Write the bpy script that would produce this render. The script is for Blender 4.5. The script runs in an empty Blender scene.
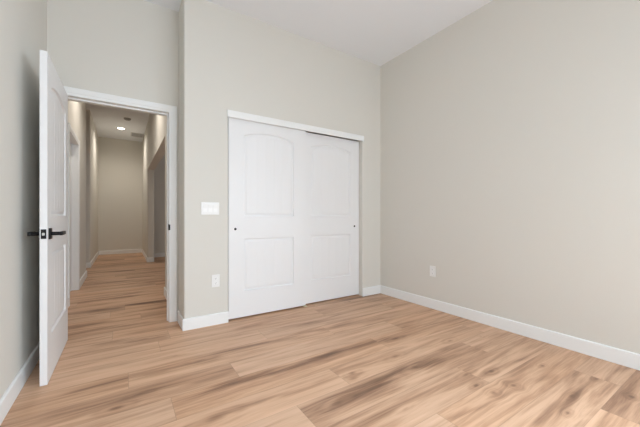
import bpy, bmesh, math, random
from mathutils import Vector, Euler

random.seed(7)
SC = bpy.context.scene
COL = SC.collection
R = math.radians

# ------------------------------------------------------------------ camera
cd = bpy.data.cameras.new('camera')
cd.sensor_width = 36.0
cd.lens = 300.6 / 640.0 * 36.0
cd.shift_y = 3.0 / 640.0
cd.clip_start = 0.02
cam = bpy.data.objects.new('camera', cd)
cam.location = (0, 0, 1.03)
cam.rotation_euler = (R(90), 0, R(-33.2))
COL.objects.link(cam)
SC.camera = cam

# ------------------------------------------------------------------ exposure
vs = SC.view_settings
vs.view_transform = 'Standard'
vs.look = 'None'
vs.gamma = 1.0
vs.use_curve_mapping = False
vs.exposure = 0.0
SC.cycles.max_bounces = 14
SC.cycles.diffuse_bounces = 10
SC.cycles.sample_clamp_indirect = 4.0

# ------------------------------------------------------------------ world
W = bpy.data.worlds.new('sky')
SC.world = W
W.use_nodes = True
bg = W.node_tree.nodes['Background']
bg.inputs[0].default_value = (0.80, 0.90, 1.0, 1)
bg.inputs[1].default_value = 1.2

# ------------------------------------------------------------------ lights
def area(name, loc, rot, sx, sy, power, col, spread=180):
    l = bpy.data.lights.new(name, 'AREA')
    l.shape = 'RECTANGLE'
    l.size, l.size_y = sx, sy
    l.energy = power
    l.color = col
    l.spread = R(spread)
    o = bpy.data.objects.new(name, l)
    o.location = loc
    o.rotation_euler = rot
    COL.objects.link(o)
    return o

# daylight entering through the bedroom window behind the camera
area('window_daylight', (1.20, -1.57, 1.42), (R(68), 0, 0), 1.9, 1.4, 53, (0.82, 0.955, 1.08), 150)
area('second_window_daylight', (2.885, -0.75, 1.42), (R(68), 0, R(90)), 1.1, 1.4, 84, (0.82, 0.955, 1.08), 150)
# added unseen fill lamp for the side room off the hall, no window modelled
area('side_room_fill', (3.1, 6.4, 1.5), (R(90), 0, R(90)), 1.2, 1.2, 10, (0.93, 0.96, 1.0))

def spot(name, loc, power, col, ang=150, rad=0.06):
    l = bpy.data.lights.new(name, 'SPOT')
    l.energy = power
    l.color = col
    l.spot_size = R(ang)
    l.spot_blend = 1.0
    l.shadow_soft_size = rad
    o = bpy.data.objects.new(name, l)
    o.location = loc
    COL.objects.link(o)

# ------------------------------------------------------------------ materials
def mat(name, col, rough=0.5, metal=0.0, bump=None, spec=0.5, emit=None):
    m = bpy.data.materials.new(name)
    m.use_nodes = True
    nt = m.node_tree
    b = nt.nodes['Principled BSDF']
    b.inputs['Base Color'].default_value = (*col, 1)
    b.inputs['Roughness'].default_value = rough
    b.inputs['Metallic'].default_value = metal
    b.inputs['Specular IOR Level'].default_value = spec
    if emit:
        b.inputs['Emission Color'].default_value = (*emit[0], 1)
        b.inputs['Emission Strength'].default_value = emit[1]
    if bump:
        sc_, st = bump
        tc = nt.nodes.new('ShaderNodeTexCoord')
        n = nt.nodes.new('ShaderNodeTexNoise')
        n.inputs['Scale'].default_value = sc_
        n.inputs['Detail'].default_value = 3
        bp = nt.nodes.new('ShaderNodeBump')
        bp.inputs['Strength'].default_value = st
        bp.inputs['Distance'].default_value = 0.002
        nt.links.new(tc.outputs['Object'], n.inputs['Vector'])
        nt.links.new(n.outputs['Fac'], bp.inputs['Height'])
        nt.links.new(bp.outputs['Normal'], b.inputs['Normal'])
    return m

M_WALL = mat('wall_paint', (0.695, 0.679, 0.632), 0.75, bump=(60, 0.12), spec=0.25)
M_CEIL = mat('ceiling_paint', (0.83, 0.86, 0.90), 0.9, bump=(70, 0.12), spec=0.2)
M_TRIM = mat('white_trim_paint', (0.85, 0.865, 0.865), 0.42, spec=0.4)
M_DOOR = mat('white_door_paint', (0.82, 0.825, 0.835), 0.45, spec=0.4)
M_BLACK = mat('matte_black_metal', (0.012, 0.012, 0.013), 0.38, 0.6)
M_CHROME = mat('satin_nickel', (0.75, 0.75, 0.74), 0.28, 1.0)
M_PLAST = mat('white_plastic', (0.88, 0.88, 0.87), 0.3)
M_PLATE = mat('cover_plate_plastic', (0.83, 0.83, 0.82), 0.35)
M_SLOT = mat('dark_slot', (0.05, 0.05, 0.05), 0.6)
M_GREY = mat('grey_vent_metal', (0.42, 0.42, 0.42), 0.5)
M_DETECT = mat('detector_plastic', (0.42, 0.41, 0.40), 0.5)
M_LENS = mat('lamp_lens', (0.9, 0.9, 0.88), 0.4, emit=((1.0, 0.9, 0.76), 9))
M_ALU = mat('aluminium', (0.6, 0.6, 0.6), 0.35, 0.9)

def glass_mat():
    m = bpy.data.materials.new('window_glass')
    m.use_nodes = True
    b = m.node_tree.nodes['Principled BSDF']
    b.inputs['Base Color'].default_value = (1, 1, 1, 1)
    b.inputs['Roughness'].default_value = 0.02
    b.inputs['Transmission Weight'].default_value = 1.0
    b.inputs['IOR'].default_value = 1.45
    return m
M_GLASS = glass_mat()

def wood_mat():
    m = bpy.data.materials.new('oak_plank')
    m.use_nodes = True
    nt = m.node_tree
    N, L = nt.nodes, nt.links
    b = N['Principled BSDF']

    def node(t, **kw):
        n = N.new(t)
        for k, v in kw.items():
            setattr(n, k, v)
        return n

    def math_(op, a, c=None, clamp=False):
        n = node('ShaderNodeMath', operation=op, use_clamp=clamp)
        for i, v in enumerate((a, c)):
            if v is None:
                continue
            if isinstance(v, (int, float)):
                n.inputs[i].default_value = v
            else:
                L.new(v, n.inputs[i])
        return n.outputs[0]

    uv = node('ShaderNodeUVMap', uv_map='grain').outputs[0]
    at_m = node('ShaderNodeAttribute', attribute_name='mark').outputs['Fac']
    at_t = node('ShaderNodeAttribute', attribute_name='tone').outputs['Fac']
    at_h = node('ShaderNodeAttribute', attribute_name='hue').outputs['Fac']
    at_e = node('ShaderNodeAttribute', attribute_name='seam').outputs['Fac']

    def noise(sx, sy, det, dist, rough=0.5):
        mp = node('ShaderNodeMapping')
        mp.inputs['Scale'].default_value = (sx, sy, 1)
        L.new(uv, mp.inputs['Vector'])
        n = node('ShaderNodeTexNoise')
        n.inputs['Scale'].default_value = 1
        n.inputs['Detail'].default_value = det
        n.inputs['Roughness'].default_value = rough
        n.inputs['Distortion'].default_value = dist
        L.new(mp.outputs[0], n.inputs['Vector'])
        return n.outputs['Fac']

    broad = noise(1.1, 12, 4, 0.9, 0.55)
    mid = noise(2.2, 46, 4, 0.5, 0.6)
    fine = noise(7, 170, 3, 0.2, 0.6)
    blotch = noise(1.6, 4, 2, 0.8)
    v = math_('ADD', math_('MULTIPLY', broad, 0.70), -0.08)
    v = math_('ADD', v, math_('MULTIPLY', mid, 0.34))
    v = math_('ADD', v, math_('MULTIPLY', fine, 0.14))
    v = math_('ADD', v, math_('MULTIPLY', math_('SUBTRACT', at_t, 0.5), 0.30))
    mk = math_('MULTIPLY', at_m, math_('SUBTRACT', 1.45, math_('MULTIPLY', mid, 1.2)))
    v = math_('SUBTRACT', v, math_('MULTIPLY', mk, 0.20))
    rp = node('ShaderNodeValToRGB')
    e = rp.color_ramp.elements
    e[0].position, e[0].color = 0.10, (0.15, 0.080, 0.047, 1)
    e[1].position, e[1].color = 0.70, (0.70, 0.47, 0.32, 1)
    for p, c in ((0.29, (0.285, 0.160, 0.096, 1)), (0.42, (0.465, 0.280, 0.172, 1)), (0.54, (0.605, 0.388, 0.25, 1))):
        x = e.new(p)
        x.color = c
    L.new(v, rp.inputs[0])
    # some boards greyer, some redder
    mixg = node('ShaderNodeMix', data_type='RGBA', blend_type='MULTIPLY')
    rp2 = node('ShaderNodeValToRGB')
    rp2.color_ramp.elements[0].color = (0.97, 1.0, 1.06, 1)
    rp2.color_ramp.elements[1].color = (1.05, 0.985, 0.93, 1)
    L.new(math_('ADD', math_('MULTIPLY', at_h, 0.5), math_('MULTIPLY', blotch, 0.5)), rp2.inputs[0])
    mixg.inputs[0].default_value = 1.0
    L.new(rp.outputs[0], mixg.inputs[6])
    L.new(rp2.outputs[0], mixg.inputs[7])
    # micro-bevel line between boards
    seam = math_('MULTIPLY', at_e, 0.45)
    mixs = node('ShaderNodeMix', data_type='RGBA', blend_type='MIX')
    L.new(seam, mixs.inputs[0])
    L.new(mixg.outputs[2], mixs.inputs[6])
    mixs.inputs[7].default_value = (0.16, 0.095, 0.06, 1)
    L.new(mixs.outputs[2], b.inputs['Base Color'])
    b.inputs['Roughness'].default_value = 0.46
    b.inputs['Specular IOR Level'].default_value = 0.35
    bp = node('ShaderNodeBump')
    bp.inputs['Strength'].default_value = 0.12
    bp.inputs['Distance'].default_value = 0.001
    L.new(fine, bp.inputs['Height'])
    L.new(bp.outputs[0], b.inputs['Normal'])
    return m
M_WOOD = wood_mat()

# ------------------------------------------------------------------ mesh helpers
def obj(name, bm, m, parent=None, loc=(0, 0, 0), smooth=False, kind=None):
    bmesh.ops.recalc_face_normals(bm, faces=bm.faces)
    me = bpy.data.meshes.new(name)
    bm.to_mesh(me)
    bm.free()
    me.materials.append(m)
    if smooth:
        for p in me.polygons:
            p.use_smooth = True
        me.set_sharp_from_angle(angle=R(35))
    o = bpy.data.objects.new(name, me)
    COL.objects.link(o)
    if parent:
        o.parent = parent
    o.location = loc
    if kind:
        o['kind'] = kind
    return o

def tag(o, label, cat, group=None, kind=None):
    o['label'] = label
    o['category'] = cat
    if group:
        o['group'] = group
    if kind:
        o['kind'] = kind
    return o

def empty(name, loc, rz=0):
    o = bpy.data.objects.new(name, None)
    o.empty_display_size = 0.1
    o.location = loc
    o.rotation_euler = (0, 0, rz)
    COL.objects.link(o)
    return o

def box(bm, x0, x1, y0, y1, z0, z1, bev=0.0, seg=2):
    t = bmesh.new()
    vs_ = [t.verts.new((x, y, z)) for x in (x0, x1) for y in (y0, y1) for z in (z0, z1)]
    for f in ((0, 1, 3, 2), (4, 6, 7, 5), (0, 4, 5, 1), (2, 3, 7, 6), (0, 2, 6, 4), (1, 5, 7, 3)):
        t.faces.new([vs_[i] for i in f])
    bmesh.ops.recalc_face_normals(t, faces=t.faces)
    if bev:
        bmesh.ops.bevel(t, geom=list(t.edges), offset=bev, segments=seg, profile=0.5, affect='EDGES')
    merge(bm, t)
    return bm

def merge(bm, t):
    me = bpy.data.meshes.new('scratch')
    t.to_mesh(me)
    t.free()
    bm.from_mesh(me)
    bpy.data.meshes.remove(me)

def prism(bm, poly, z0, z1):
    lo = [bm.verts.new((x, y, z0)) for x, y in poly]
    hi = [bm.verts.new((x, y, z1)) for x, y in poly]
    n = len(poly)
    bm.faces.new(lo[::-1])
    bm.faces.new(hi)
    for i in range(n):
        bm.faces.new((lo[i], lo[(i + 1) % n], hi[(i + 1) % n], hi[i]))

def rounded(poly, radii, n=9):
    out = []
    k = len(poly)
    for i in range(k):
        p = Vector(poly[i]); a = Vector(poly[i - 1]); c = Vector(poly[(i + 1) % k])
        r = radii[i]
        if not r:
            out.append(tuple(p)); continue
        d1 = (a - p).normalized(); d2 = (c - p).normalized()
        s = p + d1 * r; e = p + d2 * r
        ctr = p + d1 * r + d2 * r
        for j in range(n + 1):
            t = j / n * math.pi / 2
            out.append(tuple(ctr - d2 * r * math.cos(t) - d1 * r * math.sin(t)))
    return out

def cyl(bm, ctr, axis, r, l0, l1, n=28, r2=None, cap=True):
    """turned disc from l0 to l1 along axis 'x','y' or 'z'"""
    r2 = r if r2 is None else r2
    def P(a, rr, l):
        c, s = rr * math.cos(a), rr * math.sin(a)
        v = {'x': (l, c, s), 'y': (c, l, s), 'z': (c, s, l)}[axis]
        return (ctr[0] + v[0], ctr[1] + v[1], ctr[2] + v[2])
    A = [bm.verts.new(P(2 * math.pi * i / n, r, l0)) for i in range(n)]
    B = [bm.verts.new(P(2 * math.pi * i / n, r2, l1)) for i in range(n)]
    for i in range(n):
        bm.faces.new((A[i], A[(i + 1) % n], B[(i + 1) % n], B[i]))
    if cap:
        bm.faces.new(A[::-1]); bm.faces.new(B)

def lathe(bm, ctr, prof, n=36):
    rings = []
    for r, z in prof:
        if r < 1e-6:
            rings.append([bm.verts.new((ctr[0], ctr[1], ctr[2] + z))])
        else:
            rings.append([bm.verts.new((ctr[0] + r * math.cos(2 * math.pi * i / n), ctr[1] + r * math.sin(2 * math.pi * i / n), ctr[2] + z)) for i in range(n)])
    for a, c in zip(rings, rings[1:]):
        for i in range(n):
            j = (i + 1) % n
            if len(a) == 1 and len(c) == 1:
                continue
            if len(a) == 1:
                bm.faces.new((a[0], c[i], c[j]))
            elif len(c) == 1:
                bm.faces.new((a[i], a[j], c[0]))
            else:
                bm.faces.new((a[i], a[j], c[j], c[i]))

def sweep(bm, path, prof, mp):
    """mitred sweep in a plane; prof = [(offset to the left of the path, height)], mp maps (u, v, height) to xyz"""
    P = [Vector(p) for p in path]
    rings = []
    for i, p in enumerate(P):
        d0 = (P[i] - P[i - 1]).normalized() if i > 0 else (P[1] - P[0]).normalized()
        d1 = (P[i + 1] - P[i]).normalized() if i < len(P) - 1 else d0
        n0, n1 = Vector((-d0.y, d0.x)), Vector((-d1.y, d1.x))
        m = n0 + n1
        m = m / m.dot(n0) if m.dot(n0) > 1e-6 else n0
        rings.append([bm.verts.new(mp(p.x + m.x * o, p.y + m.y * o, h)) for o, h in prof])
    k = len(prof)
    for a, c in zip(rings, rings[1:]):
        for i in range(k):
            j = (i + 1) % k
            bm.faces.new((a[i], a[j], c[j], c[i]))
    bm.faces.new(rings[0][::-1])
    bm.faces.new(rings[-1])

XY = lambda u, v, h: (u, v, h)
BASE = [(0, 0.0005), (0.013, 0.0005), (0.013, 0.096), (0.0125, 0.1), (0.0095, 0.1045), (0.006, 0.106), (0, 0.106)]
CASE = [(0, 0), (0, 0.010), (0.003, 0.0125), (0.022, 0.0125), (0.027, 0.015), (0.058, 0.0175), (0.067, 0.0165), (0.070, 0.013), (0.070, 0)]

def baseboard(name, paths):
    bm = bmesh.new()
    for p in paths:
        sweep(bm, p, BASE, XY)
    return obj(name, bm, M_TRIM, kind='structure')

# ------------------------------------------------------------------ dimensions (metres)
XL, XR = -0.52, 2.90            # bedroom side walls
YB = -1.60                      # wall behind the camera
YC = 2.945                      # closet wall face
YD = 3.26                       # doorway wall face
YD2 = 3.385                     # its hall face
XP = 0.458                      # pier face
H = 3.056                       # bedroom ceiling
HH = 3.17                       # hall ceiling
HX0, HX1 = -0.532, 0.458        # hall side walls
HYE = 10.0                      # hall end wall
CX0, CX1, CZ = 0.856, 2.581, 2.045
DX0, DX1, DZ = -0.440, 0.372, 2.042

# ------------------------------------------------------------------ floor (individual boards in one mesh)
MARKS = [
('s',-0.27,2.872,0.28,2.873,0.03,0.7),('s',0.04,2.272,0.52,2.235,0.035,0.8),('s',-0.21,2.255,0.02,2.263,0.04,0.7),
('s',-0.19,2.031,0.11,2.024,0.02,0.5),('s',0.24,1.794,0.60,1.817,0.05,0.45),('s',-0.22,2.657,0.0,2.697,0.02,0.35),
('s',0.49,1.848,1.29,1.828,0.035,0.8),('s',1.29,1.828,1.82,1.851,0.03,0.55),('s',0.79,1.349,1.31,1.330,0.05,0.75),
('s',0.50,1.595,0.77,1.568,0.012,0.5),('s',0.61,2.297,1.50,2.281,0.03,0.35),('s',0.81,2.049,1.76,2.037,0.02,0.35),
('s',1.16,1.339,1.84,1.329,0.04,0.7),('s',1.84,1.329,2.32,1.292,0.04,0.5),('s',2.05,1.048,2.38,1.018,0.015,0.6),
('s',1.43,0.911,1.84,0.865,0.015,0.6),('s',1.05,1.106,1.37,1.088,0.015,0.35),('s',1.67,1.934,2.41,1.911,0.03,0.3),
('s',1.74,0.654,2.18,0.644,0.015,0.7),('s',2.18,0.644,2.50,0.639,0.015,0.4),('s',2.78,0.589,2.88,0.560,0.02,0.6),
('s',1.81,2.749,2.73,2.781,0.025,0.5),('s',1.53,2.258,2.44,2.258,0.025,0.5),('s',1.13,2.335,1.55,2.283,0.03,0.5),
('s',1.23,1.844,1.99,1.787,0.03,0.5),('s',1.61,1.398,2.17,1.349,0.04,0.5),('s',2.11,1.808,2.87,1.783,0.03,0.45),
('s',0.37,2.34,0.94,2.325,0.04,0.4),('s',0.25,2.745,0.49,2.835,0.03,0.3),
('k',0.15,2.925,0.05,0.014,0.8),('k',-0.03,1.952,0.045,0.02,0.9),('k',0.08,2.032,0.04,0.01,0.6),('k',0.39,1.577,0.07,0.03,0.7),
('k',0.32,2.445,0.03,0.01,0.5),('k',0.47,2.269,0.05,0.012,0.5),('k',1.25,1.831,0.06,0.015,0.6),('k',1.26,1.536,0.035,0.018,0.9),
('k',1.22,1.480,0.05,0.02,0.6),('k',0.99,1.337,0.06,0.02,0.6),('k',1.92,1.772,0.05,0.02,0.6),('k',1.68,1.550,0.05,0.02,0.6),
('k',2.27,1.497,0.04,0.018,0.8),('k',2.57,1.405,0.015,0.012,0.8),('k',1.87,1.117,0.05,0.014,0.7),('k',1.80,1.012,0.03,0.012,0.9),
('k',2.05,1.048,0.03,0.014,0.9),('k',1.81,0.913,0.025,0.02,0.7),('k',1.99,0.887,0.02,0.025,0.6),('k',1.26,1.097,0.03,0.01,0.5),
('k',1.66,1.364,0.06,0.02,0.5),('k',2.42,0.895,0.02,0.015,0.8),('k',1.95,0.607,0.022,0.012,1.0),('k',2.43,0.463,0.02,0.016,1.0),
('k',2.15,0.652,0.03,0.012,0.6),('k',2.51,0.635,0.02,0.012,0.4),('k',2.60,2.541,0.03,0.015,0.6),('k',2.62,2.122,0.02,0.01,0.5)]
PITCH, PLEN, Y0 = 0.2286, 1.524, 2.125
# where a joint falls in each row of boards counted towards the camera
JOINT = {-2: 0.24, -1: 1.017, 0: 0.027, 1: 0.625, 2: 0.226, 3: 1.164, 4: 0.790, 5: 0.376, 6: 1.372, 7: 1.006, 8: 0.616}
TONE = {(0, 1): 0.55, (1, 1): 0.62, (3, 1): 0.5, (4, 0): 0.68, (4, 1): 0.30, (3, 0): 0.62, (5, 1): 0.42, (6, 0): 0.60, (6, 1): 0.34, (7, 1): 0.36, (8, 1): 0.45, (2, 1): 0.42, (1, 2): 0.4, (5, 2): 0.4, (7, 2): 0.4, (8, 2): 0.05}

def floor():
    verts, faces, mark, tone, hue, seam, uvs = [], [], [], [], [], [], []
    rng = random.Random(31)
    XA, XB = -2.0, 3.3
    row0, row1 = math.floor((YB - 0.2 - Y0) / PITCH), math.ceil((10.2 - Y0) / PITCH)
    for rr in range(row0, row1):
        ya, yb = Y0 + rr * PITCH, Y0 + (rr + 1) * PITCH
        key = -rr - 1                                  # row 0 is the one just nearer than Y0
        key = -(rr)                                    # boards above Y0 get negative keys
        j0 = JOINT.get(key, None)
        if j0 is None:
            j0 = rng.uniform(0, PLEN)
        k = math.floor((XA - j0) / PLEN)
        while j0 + k * PLEN < XB:
            xa, xb = j0 + k * PLEN, j0 + (k + 1) * PLEN
            t = TONE.get((key, k + 1), rng.uniform(0.30, 0.70))
            h = rng.random()
            ox, oy = rng.uniform(0, 60), rng.uniform(0, 60)
            near = yb < 3.4 and yb > 0.2
            nx, ny = (100, 34) if near else (24, 8)
            ms = [m for m in MARKS if (m[0] == 's' and ya < (m[2] + m[4]) / 2 < yb and m[1] < xb and m[3] > xa) or (m[0] == 'k' and ya < m[2] < yb and xa - .05 < m[1] < xb + .05)] if near else []
            extra = []
            if not ms:
                for q in range(rng.choice((1, 2, 2, 3))):
                    cx = rng.uniform(xa, xb); ln = rng.uniform(0.25, 0.8); cy = rng.uniform(ya + .03, yb - .03)
                    extra.append(('s', cx - ln / 2, cy, cx + ln / 2, cy + rng.uniform(-.03, .03), rng.uniform(.012, .04), rng.uniform(.3, .7) * (1.5 if ya > 2.7 else 1.0)))
                if rng.random() < 0.6:
                    extra.append(('k', rng.uniform(xa + .1, xb - .1), rng.uniform(ya + .03, yb - .03), rng.uniform(.02, .05), rng.uniform(.01, .02), rng.uniform(.5, .9)))
            ms = ms + extra
            base = len(verts)
            def grid_line(n, a, c, e):
                # a thin rim of cells on each side carries the bevel line
                return [a, a + e] + [a + e + (c - a - 2 * e) * i / n for i in range(1, n)] + [c - e, c]
            gx = grid_line(nx, xa, xb, 0.0022)
            gy = grid_line(ny, ya, yb, 0.0018)
            for i, x in enumerate(gx):
                for j, y in enumerate(gy):
                    verts.append((x, y, 0.0))
                    mv, gy_ = 0.0, y
                    for mm in ms:
                        if mm[0] == 's':
                            _, x0, y0, x1, y1, w, s = mm
                            u = (x - x0) / (x1 - x0)
                            yc = y0 + (y1 - y0) * u + 0.010 * math.sin(x * 7.3 + y0 * 40) + 0.004 * math.sin(x * 23 + y0 * 11)
                            e = 1.0
                            if u < 0: e = math.exp(-((u * (x1 - x0)) / 0.10) ** 2)
                            if u > 1: e = math.exp(-(((u - 1) * (x1 - x0)) / 0.10) ** 2)
                            ww = w * (1.1 + 0.30 * math.sin(x * 6 + y0 * 70))
                            dd = (y - yc) / ww
                            mv += s * e * (math.exp(-dd * dd) if dd < 0 else math.exp(-dd * dd * 0.6))
                        else:
                            _, x0, y0, rx, ry, s = mm
                            dx, dy = (x - x0) / rx, (y - y0) / ry
                            q2 = dx * dx + dy * dy
                            mv += s * (1.3 * math.exp(-q2 * 2.2) + 0.45 * math.exp(-q2 * 0.5))
                            mv += s * 0.35 * math.exp(-((math.sqrt(q2) - 2.1) / 0.5) ** 2)
                            gy_ -= (y - y0) * 0.75 * math.exp(-q2 * 0.16) 
                    mark.append(min(mv, 1.9)); tone.append(t); hue.append(h)
                    seam.append(1.0 if i in (0, len(gx) - 1) or j in (0, len(gy) - 1) else 0.0)
                    uvs.append((x + ox, gy_ + oy))
            n2 = len(gy)
            for i in range(len(gx) - 1):
                for j in range(n2 - 1):
                    a = base + i * n2 + j
                    faces.append((a, a + n2, a + n2 + 1, a + 1))
            k += 1
    me = bpy.data.meshes.new('floor')
    me.from_pydata(verts, [], faces)
    for nm, dat in (('mark', mark), ('tone', tone), ('hue', hue), ('seam', seam)):
        a = me.attributes.new(nm, 'FLOAT', 'POINT')
        a.data.foreach_set('value', dat)
    ul = me.uv_layers.new(name='grain')
    flat = []
    for f in faces:
        for vi in f:
            flat.extend(uvs[vi])
    ul.data.foreach_set('uv', flat)
    me.materials.append(M_WOOD)
    o = bpy.data.objects.new('floor', me)
    COL.objects.link(o)
    o['kind'] = 'structure'
    tag(o, 'wide oak plank floor with dark streaks and knots', 'floor', kind='structure')
floor()

# ------------------------------------------------------------------ walls and ceilings
def S(name, bm, m=None, label=None, cat='wall', smooth=False):
    o = obj(name, bm, m or M_WALL, kind='structure', smooth=smooth)
    if label:
        tag(o, label, cat)
    return o

bm = bmesh.new(); box(bm, XL - 0.13, XL, YB - 0.13, YD, 0, H)
S('wall_left', bm, label='pale beige wall behind the open hinged door')
VY0, VY1 = -1.35, -0.15
bm = bmesh.new()
box(bm, XR, XR + 0.13, YB - 0.13, VY0, 0, H); box(bm, XR, XR + 0.13, VY1, YC + 0.9, 0, H)
box(bm, XR, XR + 0.13, VY0, VY1, 0, 0.66); box(bm, XR, XR + 0.13, VY0, VY1, 2.16, H)
S('wall_right', bm, label='broad blank beige wall with one low outlet')

# wall behind the camera, with the window opening
WX0, WX1, WZ0, WZ1 = 0.20, 2.20, 0.66, 2.16
bm = bmesh.new()
box(bm, XL, WX0, YB - 0.13, YB, 0, H); box(bm, WX1, XR, YB - 0.13, YB, 0, H)
box(bm, WX0, WX1, YB - 0.13, YB, 0, WZ0); box(bm, WX0, WX1, YB - 0.13, YB, WZ1, H)
S('wall_rear', bm, label='beige wall with the bedroom window')
bm = bmesh.new()
for a in ((WX0, WX0 + .05, WZ0, WZ1), (WX1 - .05, WX1, WZ0, WZ1), (WX0 + .05, WX1 - .05, WZ0, WZ0 + .05), (WX0 + .05, WX1 - .05, WZ1 - .05, WZ1), (1.175, 1.225, WZ0 + .05, WZ1 - .05)):
    box(bm, a[0], a[1], YB - 0.11, YB - 0.06, a[2], a[3], 0.004)
wf = tag(S('window_1', bm, M_TRIM), 'white framed sliding bedroom window', 'window', kind='structure')
bm = bmesh.new()
box(bm, WX0 + .05, 1.175, YB - 0.088, YB - 0.084, WZ0 + .05, WZ1 - .05); box(bm, 1.225, WX1 - .05, YB - 0.088, YB - 0.084, WZ0 + .05, WZ1 - .05)
obj('glass', bm, M_GLASS, wf)

bm = bmesh.new()
for a in ((VY0, VY0 + .05, .66, 2.16), (VY1 - .05, VY1, .66, 2.16), (VY0 + .05, VY1 - .05, .66, .71), (VY0 + .05, VY1 - .05, 2.11, 2.16), (VY0 + .05, VY1 - .05, 1.39, 1.43)):
    box(bm, XR + 0.06, XR + 0.11, a[0], a[1], a[2], a[3], 0.004)
wf = tag(S('window_2', bm, M_TRIM), 'white framed hung window in the right bedroom wall', 'window', kind='structure')
bm = bmesh.new(); box(bm, XR + 0.083, XR + 0.087, VY0 + .05, VY1 - .05, .71, 1.39); box(bm, XR + 0.083, XR + 0.087, VY0 + .05, VY1 - .05, 1.43, 2.11)
obj('glass', bm, M_GLASS, wf)

# closet wall: pier on the left, strip on the right, header over the opening
RB = 0.016
bm = bmesh.new()
prism(bm, rounded([(XP, YD2), (XP, YC), (CX0, YC), (CX0, YC + 0.125), (XP + 0.125, YC + 0.125), (XP + 0.125, YD2)], [0, RB, 0.010, 0, 0, 0]), 0, CZ)
prism(bm, rounded([(CX1, YC), (XR, YC), (XR, YC + 0.125), (CX1, YC + 0.125)], [0.010, 0, 0, 0]), 0, CZ)
prism(bm, rounded([(XP, YD2), (XP, YC), (XR, YC), (XR, YC + 0.125), (XP + 0.125, YC + 0.125), (XP + 0.125, YD2)], [0, RB, 0, 0, 0, 0]), CZ, H)
S('wall_closet', bm, label='beige wall around the closet doors with rounded outer corner')
bm = bmesh.new(); box(bm, XP + 0.125, XR, 3.70, 3.80, 0, 2.6); box(bm, XP + 0.125, XR, YC + 0.125, 3.70, 2.5, 2.6)
S('wall_closet_inside', bm, label='beige inside of the closet')

# doorway wall
bm = bmesh.new()
box(bm, XL - 0.13, DX0 - 0.02, YD, YD2, 0, HH); box(bm, DX1 + 0.02, XP, YD, YD2, 0, HH)
box(bm, DX0 - 0.02, DX1 + 0.02, YD, YD2, DZ + 0.02, HH)
S('wall_doorway', bm, label='beige wall over the open doorway to the hall')

bm = bmesh.new(); box(bm, XL - 0.13, XR + 0.13, YB - 0.13, YD, H, H + 0.1)
S('ceiling', bm, M_CEIL, 'flat white bedroom ceiling', 'ceiling')
bm = bmesh.new(); box(bm, -2.0, 3.3, YD2, HYE + 0.1, HH, HH + 0.1)
S('ceiling_hall', bm, M_CEIL, 'grey white ceiling of the hall with the round light', 'ceiling')

# hall, left side: opening of the hall door, gap, far stretch
HD0, HD1 = 4.52, 5.38
HA = 6.5
bm = bmesh.new()
box(bm, HX0 - 0.13, HX0, YD2, HD0 - 0.02, 0, HH); box(bm, HX0 - 0.13, HX0, HD0 - 0.02, HD1 + 0.02, 2.05, HH)
prism(bm, rounded([(HX0, HD1 + 0.02), (HX0, HA), (HX0 - 0.13, HA), (HX0 - 0.13, HD1 + 0.02)], [0, RB, RB, 0]), 0, HH)
S('wall_hall_left', bm, label='hall wall with the white side door')
bm = bmesh.new()
prism(bm, rounded([(-0.56, HYE), (-0.56, 7.6), (-1.9, 7.6), (-1.9, HYE)], [0, RB, 0, 0]), 0, HH)
S('wall_hall_far_left', bm, label='far left stretch of hall wall past the side passage')
bm = bmesh.new(); box(bm, -2.0, -1.9, 5.5, 7.6, 0, HH); box(bm, -1.9, HX0 - 0.13, 5.9, 6.0, 0, HH)
S('wall_passage', bm, label='wall of the side passage off the hall')
bm = bmesh.new(); box(bm, -0.56, 3.3, HYE, HYE + 0.1, 0, HH)
S('wall_hall_end', bm, label='taupe wall closing the end of the hall')
# hall, right side: near stub, header, far pier, side room
OY0, OY1, OZ = 4.42, 7.80, 2.09
bm = bmesh.new()
prism(bm, rounded([(HX1, YD2), (HX1 + 0.13, YD2), (HX1 + 0.13, OY0), (HX1, OY0)], [0, 0, RB, RB]), 0, HH)
prism(bm, rounded([(HX1, HYE), (HX1, OY1), (HX1 + 0.13, OY1), (HX1 + 0.13, HYE)], [0, RB, RB, 0]), 0, HH)
box(bm, HX1, HX1 + 0.13, OY0 - RB, OY1 + RB, OZ, HH)
S('wall_hall_right', bm, label='hall wall with the wide opening to the side room')
bm = bmesh.new(); box(bm, HX1 + 0.13, 3.2, 8.62, 8.75, 0, HH)
box(bm, 3.2, 3.3, 4.0, 8.75, 0, HH); box(bm, HX1 + 0.13, 3.2, 4.15, 4.25, 0, HH)
S('wall_side_room', bm, label='grey beige wall seen through the wide hall opening')

# ------------------------------------------------------------------ trim
def at_wall_y(Y):
    return lambda u, v, h: (u, Y - h, v)
bm = bmesh.new()
sweep(bm, [(DX0 + 0.0, 0.001), (DX0, DZ), (DX1, DZ), (DX1, 0.001)], CASE, at_wall_y(YD))
t1 = S('trim_1', bm, M_TRIM, 'white casing around the bedroom doorway', 'door casing')
bm = bmesh.new()                                        # jamb liner with stop
sweep(bm, [(DX0, 0.001), (DX0, DZ), (DX1, DZ), (DX1, 0.001)], [(0, 0.0005), (0, 0.1245), (0.019, 0.1245), (0.019, 0.0005)], lambda u, v, h: (u, YD + h, v))
sweep(bm, [(DX0 + 0.0115, 0.001), (DX0 + 0.0115, DZ - 0.0115), (DX1 - 0.0115, DZ - 0.0115), (DX1 - 0.0115, 0.001)], [(0, 0.042), (0, 0.075), (0.0112, 0.075), (0.0112, 0.042)], lambda u, v, h: (u, YD + h, v))
jamb = obj('jamb', bm, M_TRIM, t1)
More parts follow.
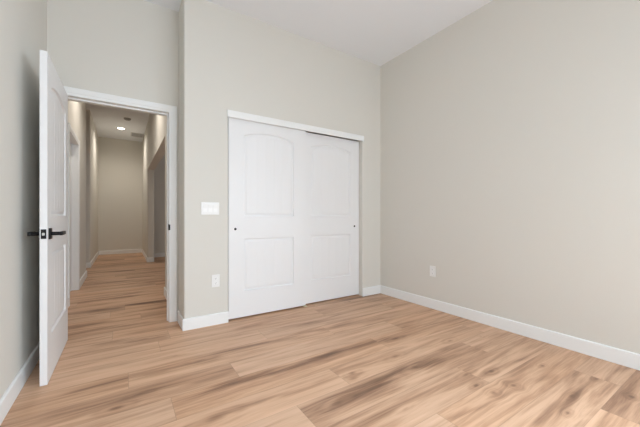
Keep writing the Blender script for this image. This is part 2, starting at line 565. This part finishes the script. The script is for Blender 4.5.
bm = bmesh.new(); box(bm, DX1 - 0.0025, DX1 - 0.0002, YD - 0.013, YD + 0.036, 0.895, 0.955, 0.001); box(bm, DX1 - 0.0025, DX1 + 0.010, YD - 0.0165, YD - 0.0135, 0.898, 0.952, 0.001)
sp = obj('strike_plate', bm, M_BLACK, t1); sp['label'] = 'small black strike plate'
bm = bmesh.new()
sweep(bm, [(DX0, 0.001), (DX0, DZ), (DX1, DZ), (DX1, 0.001)], CASE, lambda u, v, h: (u, YD2 + h, v))
obj('hall_side_casing', bm, M_TRIM, t1)

bm = bmesh.new()                                        # hall side door: casing and jamb on the left hall wall
sweep(bm, [(HD1, 0.001), (HD1, 2.03), (HD0, 2.03), (HD0, 0.001)], [(-a, c) for a, c in CASE], lambda u, v, h: (HX0 + h, u, v))
t2 = S('trim_2', bm, M_TRIM, 'white casing around the side door on the left hall wall', 'door casing')
bm = bmesh.new()
sweep(bm, [(HD1, 0.001), (HD1, 2.03), (HD0, 2.03), (HD0, 0.001)], [(0, -0.0005), (0, -0.1295), (-0.019, -0.1295), (-0.019, -0.0005)], lambda u, v, h: (HX0 + h, u, v))
obj('jamb', bm, M_TRIM, t2)

# closet head trim (fascia hiding the track)
bm = bmesh.new()
box(bm, CX0 - 0.012, CX1 + 0.014, YC - 0.018, YC - 0.0005, 2.000, 2.068, 0.003)
t3 = S('trim_3', bm, M_TRIM, 'white fascia board above the sliding closet doors', 'trim')
bm = bmesh.new(); box(bm, CX0 + 0.005, CX1 - 0.005, YC + 0.004, YC + 0.12, 2.03, 2.044)
tr = obj('track', bm, M_ALU, t3)
bm = bmesh.new(); box(bm, 1.722, 1.760, YC + 0.006, YC + 0.045, 0.0005, 0.006, 0.001); box(bm, 1.739, 1.743, YC + 0.0565, YC + 0.0645, 0.0005, 0.022); box(bm, 1.722, 1.760, YC + 0.045, YC + 0.066, 0.0005, 0.004)
g = obj('door_guide', bm, mat('cream_plastic', (0.75, 0.66, 0.45), 0.4), None)
tag(g, 'small cream floor guide where the two closet doors overlap', 'door guide')

# baseboards
baseboard('baseboard_left', [[(XL, YD - 0.02), (XL, YB + 0.001)]])
baseboard('baseboard_right', [[(XR, YB + 0.001), (XR, YC - 0.001)]])
baseboard('baseboard_rear', [[(XL + 0.014, YB), (XR - 0.014, YB)]])
baseboard('baseboard_closet_left', [[(CX0 - 0.001, YC), (XP, YC), (XP, YD - 0.018)]])
baseboard('baseboard_closet_right', [[(XR - 0.014, YC), (CX1 + 0.001, YC)]])
baseboard('baseboard_hall_left', [[(HX0, HD0 - 0.072), (HX0, YD2 + 0.02)], [(HX0 - 0.13, HA), (HX0, HA), (HX0, HD1 + 0.072)]])
baseboard('baseboard_hall_far_left', [[(-0.56, HYE - 0.001), (-0.56, 7.6), (-1.8, 7.6)]])
baseboard('baseboard_hall_end', [[(HX1 - 0.014, HYE), (-0.56 + 0.014, HYE)]])
baseboard('baseboard_hall_right', [[(HX1, YD2 + 0.02), (HX1, OY0), (HX1 + 0.13, OY0)], [(HX1 + 0.13, OY1), (HX1, OY1), (HX1, HYE - 0.001)]])
baseboard('baseboard_side_room', [[(3.19, 8.62), (HX1 + 0.135, 8.62)]])

# ------------------------------------------------------------------ panel doors
def arch(x, x0, x1, zt, rise):
    c, hw = (x0 + x1) / 2, (x1 - x0) / 2
    q = max(-1, min(1, (x - c) / hw))
    return zt + rise * (math.sqrt(max(0, 1.9 - q * q)) - math.sqrt(0.9)) / (math.sqrt(1.9) - math.sqrt(0.9))

def outline(x0, x1, z0, zt, rise, ins, n=20):
    """bottom-left, bottom-right, then the top edge from right to left"""
    a, c = x0 + ins, x1 - ins
    pts = [(a, z0 + ins), (c, z0 + ins)]
    for i in range(n + 1):
        x = c + (a - c) * i / n
        pts.append((x, arch(x, x0, x1, zt, rise) - ins))
    return pts

PROF = [(0.0, 0.0), (0.003, -0.005), (0.007, -0.0115), (0.016, -0.0135), (0.022, -0.0115), (0.030, -0.0055), (0.038, -0.0040)]

def panel_bm(p, side, y0, gd=0.0028):
    """moulded panel in the door's local x-z plane; side -1 faces -y"""
    x0, x1, z0, zt, rise, ng = p
    b = bmesh.new()
    rings = []
    for ins, dp in PROF:
        rings.append([b.verts.new((x, y0 + side * dp, z)) for x, z in outline(x0, x1, z0, zt, rise, ins)])
    for r0, r1 in zip(rings, rings[1:]):
        n = len(r0)
        for i in range(n):
            b.faces.new((r0[i], r0[(i + 1) % n], r1[(i + 1) % n], r1[i]))
    ins, dp = PROF[-1]
    a, c = x0 + ins, x1 - ins
    xs = [(a, 0)]
    for k in range(1, ng):
        g = a + (c - a) * k / ng
        xs += [(g - 0.005, 0), (g, -gd), (g + 0.005, 0)]
    xs.append((c, 0))
    full = []
    for (u0, d0), (u1, d1) in zip(xs, xs[1:]):
        m = max(1, int((u1 - u0) / 0.03))
        for i in range(m):
            t = i / m
            full.append((u0 + (u1 - u0) * t, d0 + (d1 - d0) * t))
    full.append(xs[-1])
    lo = [b.verts.new((x, y0 + side * (dp + d), z0 + ins)) for x, d in full]
    hi = [b.verts.new((x, y0 + side * (dp + d), arch(x, x0, x1, zt, rise) - ins)) for x, d in full]
    for i in range(len(full) - 1):
        b.faces.new((lo[i], lo[i + 1], hi[i + 1], hi[i]))
    return b

def leaf_bm(w, z0, z1, th, panels):
    """door slab from x=0..w, y=0..th with panel openings cut on both faces"""
    b = bmesh.new()
    for y in (0.0, th):
        edges = []
        def loop(pts):
            v = [b.verts.new((x, y, z)) for x, z in pts]
            for i in range(len(v)):
                edges.append(b.edges.new((v[i], v[(i + 1) % len(v)])))
            return v
        loop([(0, z0), (w, z0), (w, z1), (0, z1)])
        for p in panels:
            loop(outline(*p[:5], 0.0))
        bmesh.ops.triangle_fill(b, use_beauty=True, use_dissolve=False, edges=edges)
    for (xa, za), (xb, zb) in (((0, z0), (w, z0)), ((w, z0), (w, z1)), ((w, z1), (0, z1)), ((0, z1), (0, z0))):
        b.faces.new([b.verts.new(c) for c in ((xa, 0, za), (xb, 0, zb), (xb, th, zb), (xa, th, za))])
    bmesh.ops.remove_doubles(b, verts=b.verts, dist=1e-5)
    return b

def panel_door(name, w, z0, z1, th, stile, label, ng=5, mid=(0.805, 1.030), bot=0.275, top=1.85, rise=0.05, gd=0.0028):
    panels = [(stile, w - stile, bot, mid[0], 0.0001, ng), (stile, w - stile, mid[1], top, rise, ng)]
    o = obj(name, leaf_bm(w, z0, z1, th, panels), M_DOOR)
    tag(o, label, 'door', kind='structure')
    for p, nm in zip(panels, ('lower_panel', 'upper_panel')):
        b = panel_bm(p, -1, 0.0, gd)
        b2 = panel_bm(p, 1, th, gd)
        merge(b, b2)
        obj(nm, b, M_DOOR, o, smooth=True)
    return o

# open hinged door, swung back towards the left wall
DW = 0.808
TH = 0.035
d1 = panel_door('door_1', DW, 0.000, 2.031, TH, 0.115, 'open white panel door with black lever handle beside the left wall', ng=5, gd=0.005)
# local x runs from the free edge (x=0) to the hinge; local -y faces +X in the room
d1.location = (-0.387, 2.441, 0.005)
d1.rotation_euler = (0, 0, R(90))
HZ = 0.918
def lever(side, y):
    b = bmesh.new()
    xr = 0.062
    s = side
    box(b, xr - 0.033, xr + 0.033, *sorted((y, y + s * 0.009)), HZ - 0.034, HZ + 0.034, 0.002)
    rose = b
    b2 = bmesh.new()
    cyl(b2, (xr, y, HZ), 'y', 0.0115, s * 0.009, s * 0.052)
    bx = bmesh.new()
    box(bx, xr - 0.014, xr + 0.115, *sorted((y + s * 0.049, y + s * 0.065)), HZ - 0.012, HZ + 0.012, 0.003)
    merge(b2, bx)
    hnd = obj('door_handle', b2, M_BLACK, d1, smooth=True)
    hnd['label'] = 'black lever handle'
    obj('rose', rose, M_BLACK, hnd)
lever(-1, 0.0)
lever(1, TH)
b = bmesh.new(); box(b, -0.0012, 0.0008, 0.0045, TH - 0.0045, HZ - 0.029, HZ + 0.029, 0.0006)
lp = obj('latch_plate', b, M_BLACK, d1); lp['label'] = 'black latch plate on the door edge'
b = bmesh.new(); box(b, -0.010, -0.0012, 0.0115, 0.0235, HZ - 0.008, HZ + 0.008, 0.002)
obj('latch_bolt', b, M_CHROME, lp)
for hz in (0.22, 1.03, 1.83):
    b = bmesh.new()
    cyl(b, (DW + 0.006, 0.0415, 0), 'z', 0.006, hz - 0.045, hz + 0.045, 14)
    box(b, DW - 0.0005, DW + 0.002, 0.006, 0.036, hz - 0.044, hz + 0.044)
    obj('hinge', b, M_BLACK, d1, smooth=True)

# sliding closet doors
CF = YC + 0.020
d2 = panel_door('door_2', 0.880, 0.017, 2.030, TH, 0.155, 'left white sliding closet door in front, with black finger pull near its outer edge', ng=5, gd=0.0009)
d2.location = (CX0 + 0.009, CF, 0)
d3 = panel_door('door_3', 0.875, 0.016, 2.010, TH, 0.140, 'right white sliding closet door running behind the other one', ng=5, gd=0.0009)
d3.location = (CX1 - 0.004 - 0.875, CF + 0.046, 0)
for d, px in ((d2, 0.068), (d3, 0.875 - 0.075)):
    b = bmesh.new()
    cyl(b, (px, -0.0005, 0.905), 'y', 0.0125, -0.0012, 0.0, 24)
    fp = obj('finger_pull', b, M_BLACK, d, smooth=True); fp['label'] = 'round black finger pull'

# side door of the hall, closed in its frame
d4 = panel_door('door_4', HD1 - HD0 - 0.008, 0.01, 2.024, TH, 0.12, 'closed white door on the left side of the hall', ng=5)
d4.location = (HX0 - 0.070, HD0 + 0.004, 0)
d4.rotation_euler = (0, 0, R(90))

# ------------------------------------------------------------------ electrical plates
def plate_bm(w, h):
    b = bmesh.new()
    box(b, -w / 2, w / 2, -0.0055, -0.0004, -h / 2, h / 2, 0.002, 2)
    return b
def screw(parent, x, z):
    b = bmesh.new()
    cyl(b, (x, 0, z), 'y', 0.0032, -0.0064, -0.0054, 12)
    box(b, x - 0.0026, x + 0.0026, -0.0066, -0.0063, z - 0.0004, z + 0.0004)
    obj('screw', b, M_PLAST, parent)

def outlet(loc, rz, label):
    r = empty('wall_outlet', loc, rz)
    tag(r, label, 'outlet', 'wall outlets')
    obj('cover_plate', plate_bm(0.074, 0.118), M_PLATE, r)
    for sz in (-0.0225, 0.0225):
        b = bmesh.new()
        poly = rounded([(-0.017, -0.014), (0.017, -0.014), (0.017, 0.014), (-0.017, 0.014)], [0.009] * 4, 4)
        lo = [b.verts.new((x, -0.0054, z + sz)) for x, z in poly]
        hi = [b.verts.new((x, -0.0076, z + sz)) for x, z in poly]
        b.faces.new(hi)
        for i in range(len(poly)):
            b.faces.new((lo[i], lo[(i + 1) % len(poly)], hi[(i + 1) % len(poly)], hi[i]))
        rc = obj('receptacle', b, M_PLAST, r)
        b = bmesh.new()
        box(b, -0.0075, -0.0052, -0.0079, -0.0074, sz - 0.001, sz + 0.008)
        box(b, 0.0052, 0.0075, -0.0079, -0.0074, sz - 0.0005, sz + 0.0075)
        cyl(b, (0, 0, sz - 0.0068), 'y', 0.0027, -0.0079, -0.0074, 14)
        obj('slots', b, M_SLOT, rc)
    screw(r, 0, 0)
    return r
outlet((0.737, YC, 0.417), 0, 'white outlet low on the beige wall below the light switch')
outlet((XR, 2.125, 0.417), R(-90), 'white outlet low on the broad right wall')

sw = empty('light_switch', (0.687, YC, 1.106))
tag(sw, 'white three-gang rocker switch plate beside the closet', 'light switch')
obj('cover_plate', plate_bm(0.164, 0.118), M_PLATE, sw)
for k in (-1, 0, 1):
    b = bmesh.new()
    x = k * 0.046
    prof = [(-0.033, -0.0075), (0.0, -0.0065), (0.033, -0.0105)]
    vv = []
    for z, y in prof:
        vv.append((b.verts.new((x - 0.0165, y, z)), b.verts.new((x + 0.0165, y, z)), b.verts.new((x - 0.0165, -0.005, z)), b.verts.new((x + 0.0165, -0.005, z))))
    for a, c in zip(vv, vv[1:]):
        b.faces.new((a[0], a[1], c[1], c[0])); b.faces.new((a[0], c[0], c[2], a[2])); b.faces.new((a[1], a[3], c[3], c[1]))
    b.faces.new((vv[0][0], vv[0][2], vv[0][3], vv[0][1])); b.faces.new((vv[-1][0], vv[-1][1], vv[-1][3], vv[-1][2]))
    obj('rocker', b, M_PLAST, sw)
    screw(sw, x, 0.049); screw(sw, x, -0.049)

# ------------------------------------------------------------------ hall ceiling fittings
def can(loc, label, power):
    r = empty('recessed_light', loc)
    tag(r, label, 'ceiling light', 'recessed hall lights')
    b = bmesh.new()
    lathe(b, (0, 0, 0), [(0.098, -0.0004), (0.098, -0.004), (0.090, -0.007), (0.078, -0.007), (0.074, -0.004), (0.074, -0.0004)])
    obj('trim_ring', b, M_PLAST, r, smooth=True)
    b = bmesh.new()
    lathe(b, (0, 0, 0), [(0.0739, -0.0006), (0.0739, -0.0045), (0.04, -0.0075), (0, -0.0085)])
    obj('lens', b, M_LENS, r, smooth=True)
    spot('recessed_light_glow', (loc[0], loc[1], loc[2] - 0.03), power, (1.0, 0.92, 0.82), 165, 0.09)
    return r
can((-0.045, 8.75, HH), 'glowing round recessed light in the hall ceiling', 70)
can((-0.05, 5.10, HH), 'round recessed light near the bedroom end of the hall ceiling', 74)

b = bmesh.new()
lathe(b, (0, 0, 0), [(0.0, -0.042), (0.03, -0.042), (0.034, -0.038), (0.05, -0.036), (0.062, -0.028), (0.066, -0.012), (0.07, -0.010), (0.07, -0.0005)])
sd = obj('smoke_detector', b, M_DETECT, smooth=True, loc=(0.075, 7.79, HH))
tag(sd, 'small grey smoke detector on the hall ceiling near the round light', 'smoke detector')

vt = empty('ceiling_vent', (0.305, 9.22, HH))
tag(vt, 'grey slatted air vent in the hall ceiling', 'air vent')
b = bmesh.new()
for a in ((-.145, .145, -.22, -.195), (-.145, .145, .195, .22), (-.145, -.12, -.195, .195), (.12, .145, -.195, .195)):
    box(b, a[0], a[1], a[2], a[3], -0.008, -0.0005, 0.002)
obj('frame', b, mat('vent_white', (0.6, 0.6, 0.6), 0.5), vt)
b = bmesh.new(); box(b, -.12, .12, -.195, .195, -0.0015, -0.0005)
obj('backing', b, M_SLOT, vt)
b = bmesh.new()
for i in range(13):
    y = -0.18 + i * 0.03
    vs_ = [b.verts.new(c) for c in ((-.119, y - .004, -.002), (.119, y - .004, -.002), (.119, y + .006, -.008), (-.119, y + .006, -.008))]
    b.faces.new(vs_)
for x in (-.04, .04):
    box(b, x - .008, x + .008, -.195, .195, -.0095, -.0085)
obj('louvre', b, M_GREY, vt)
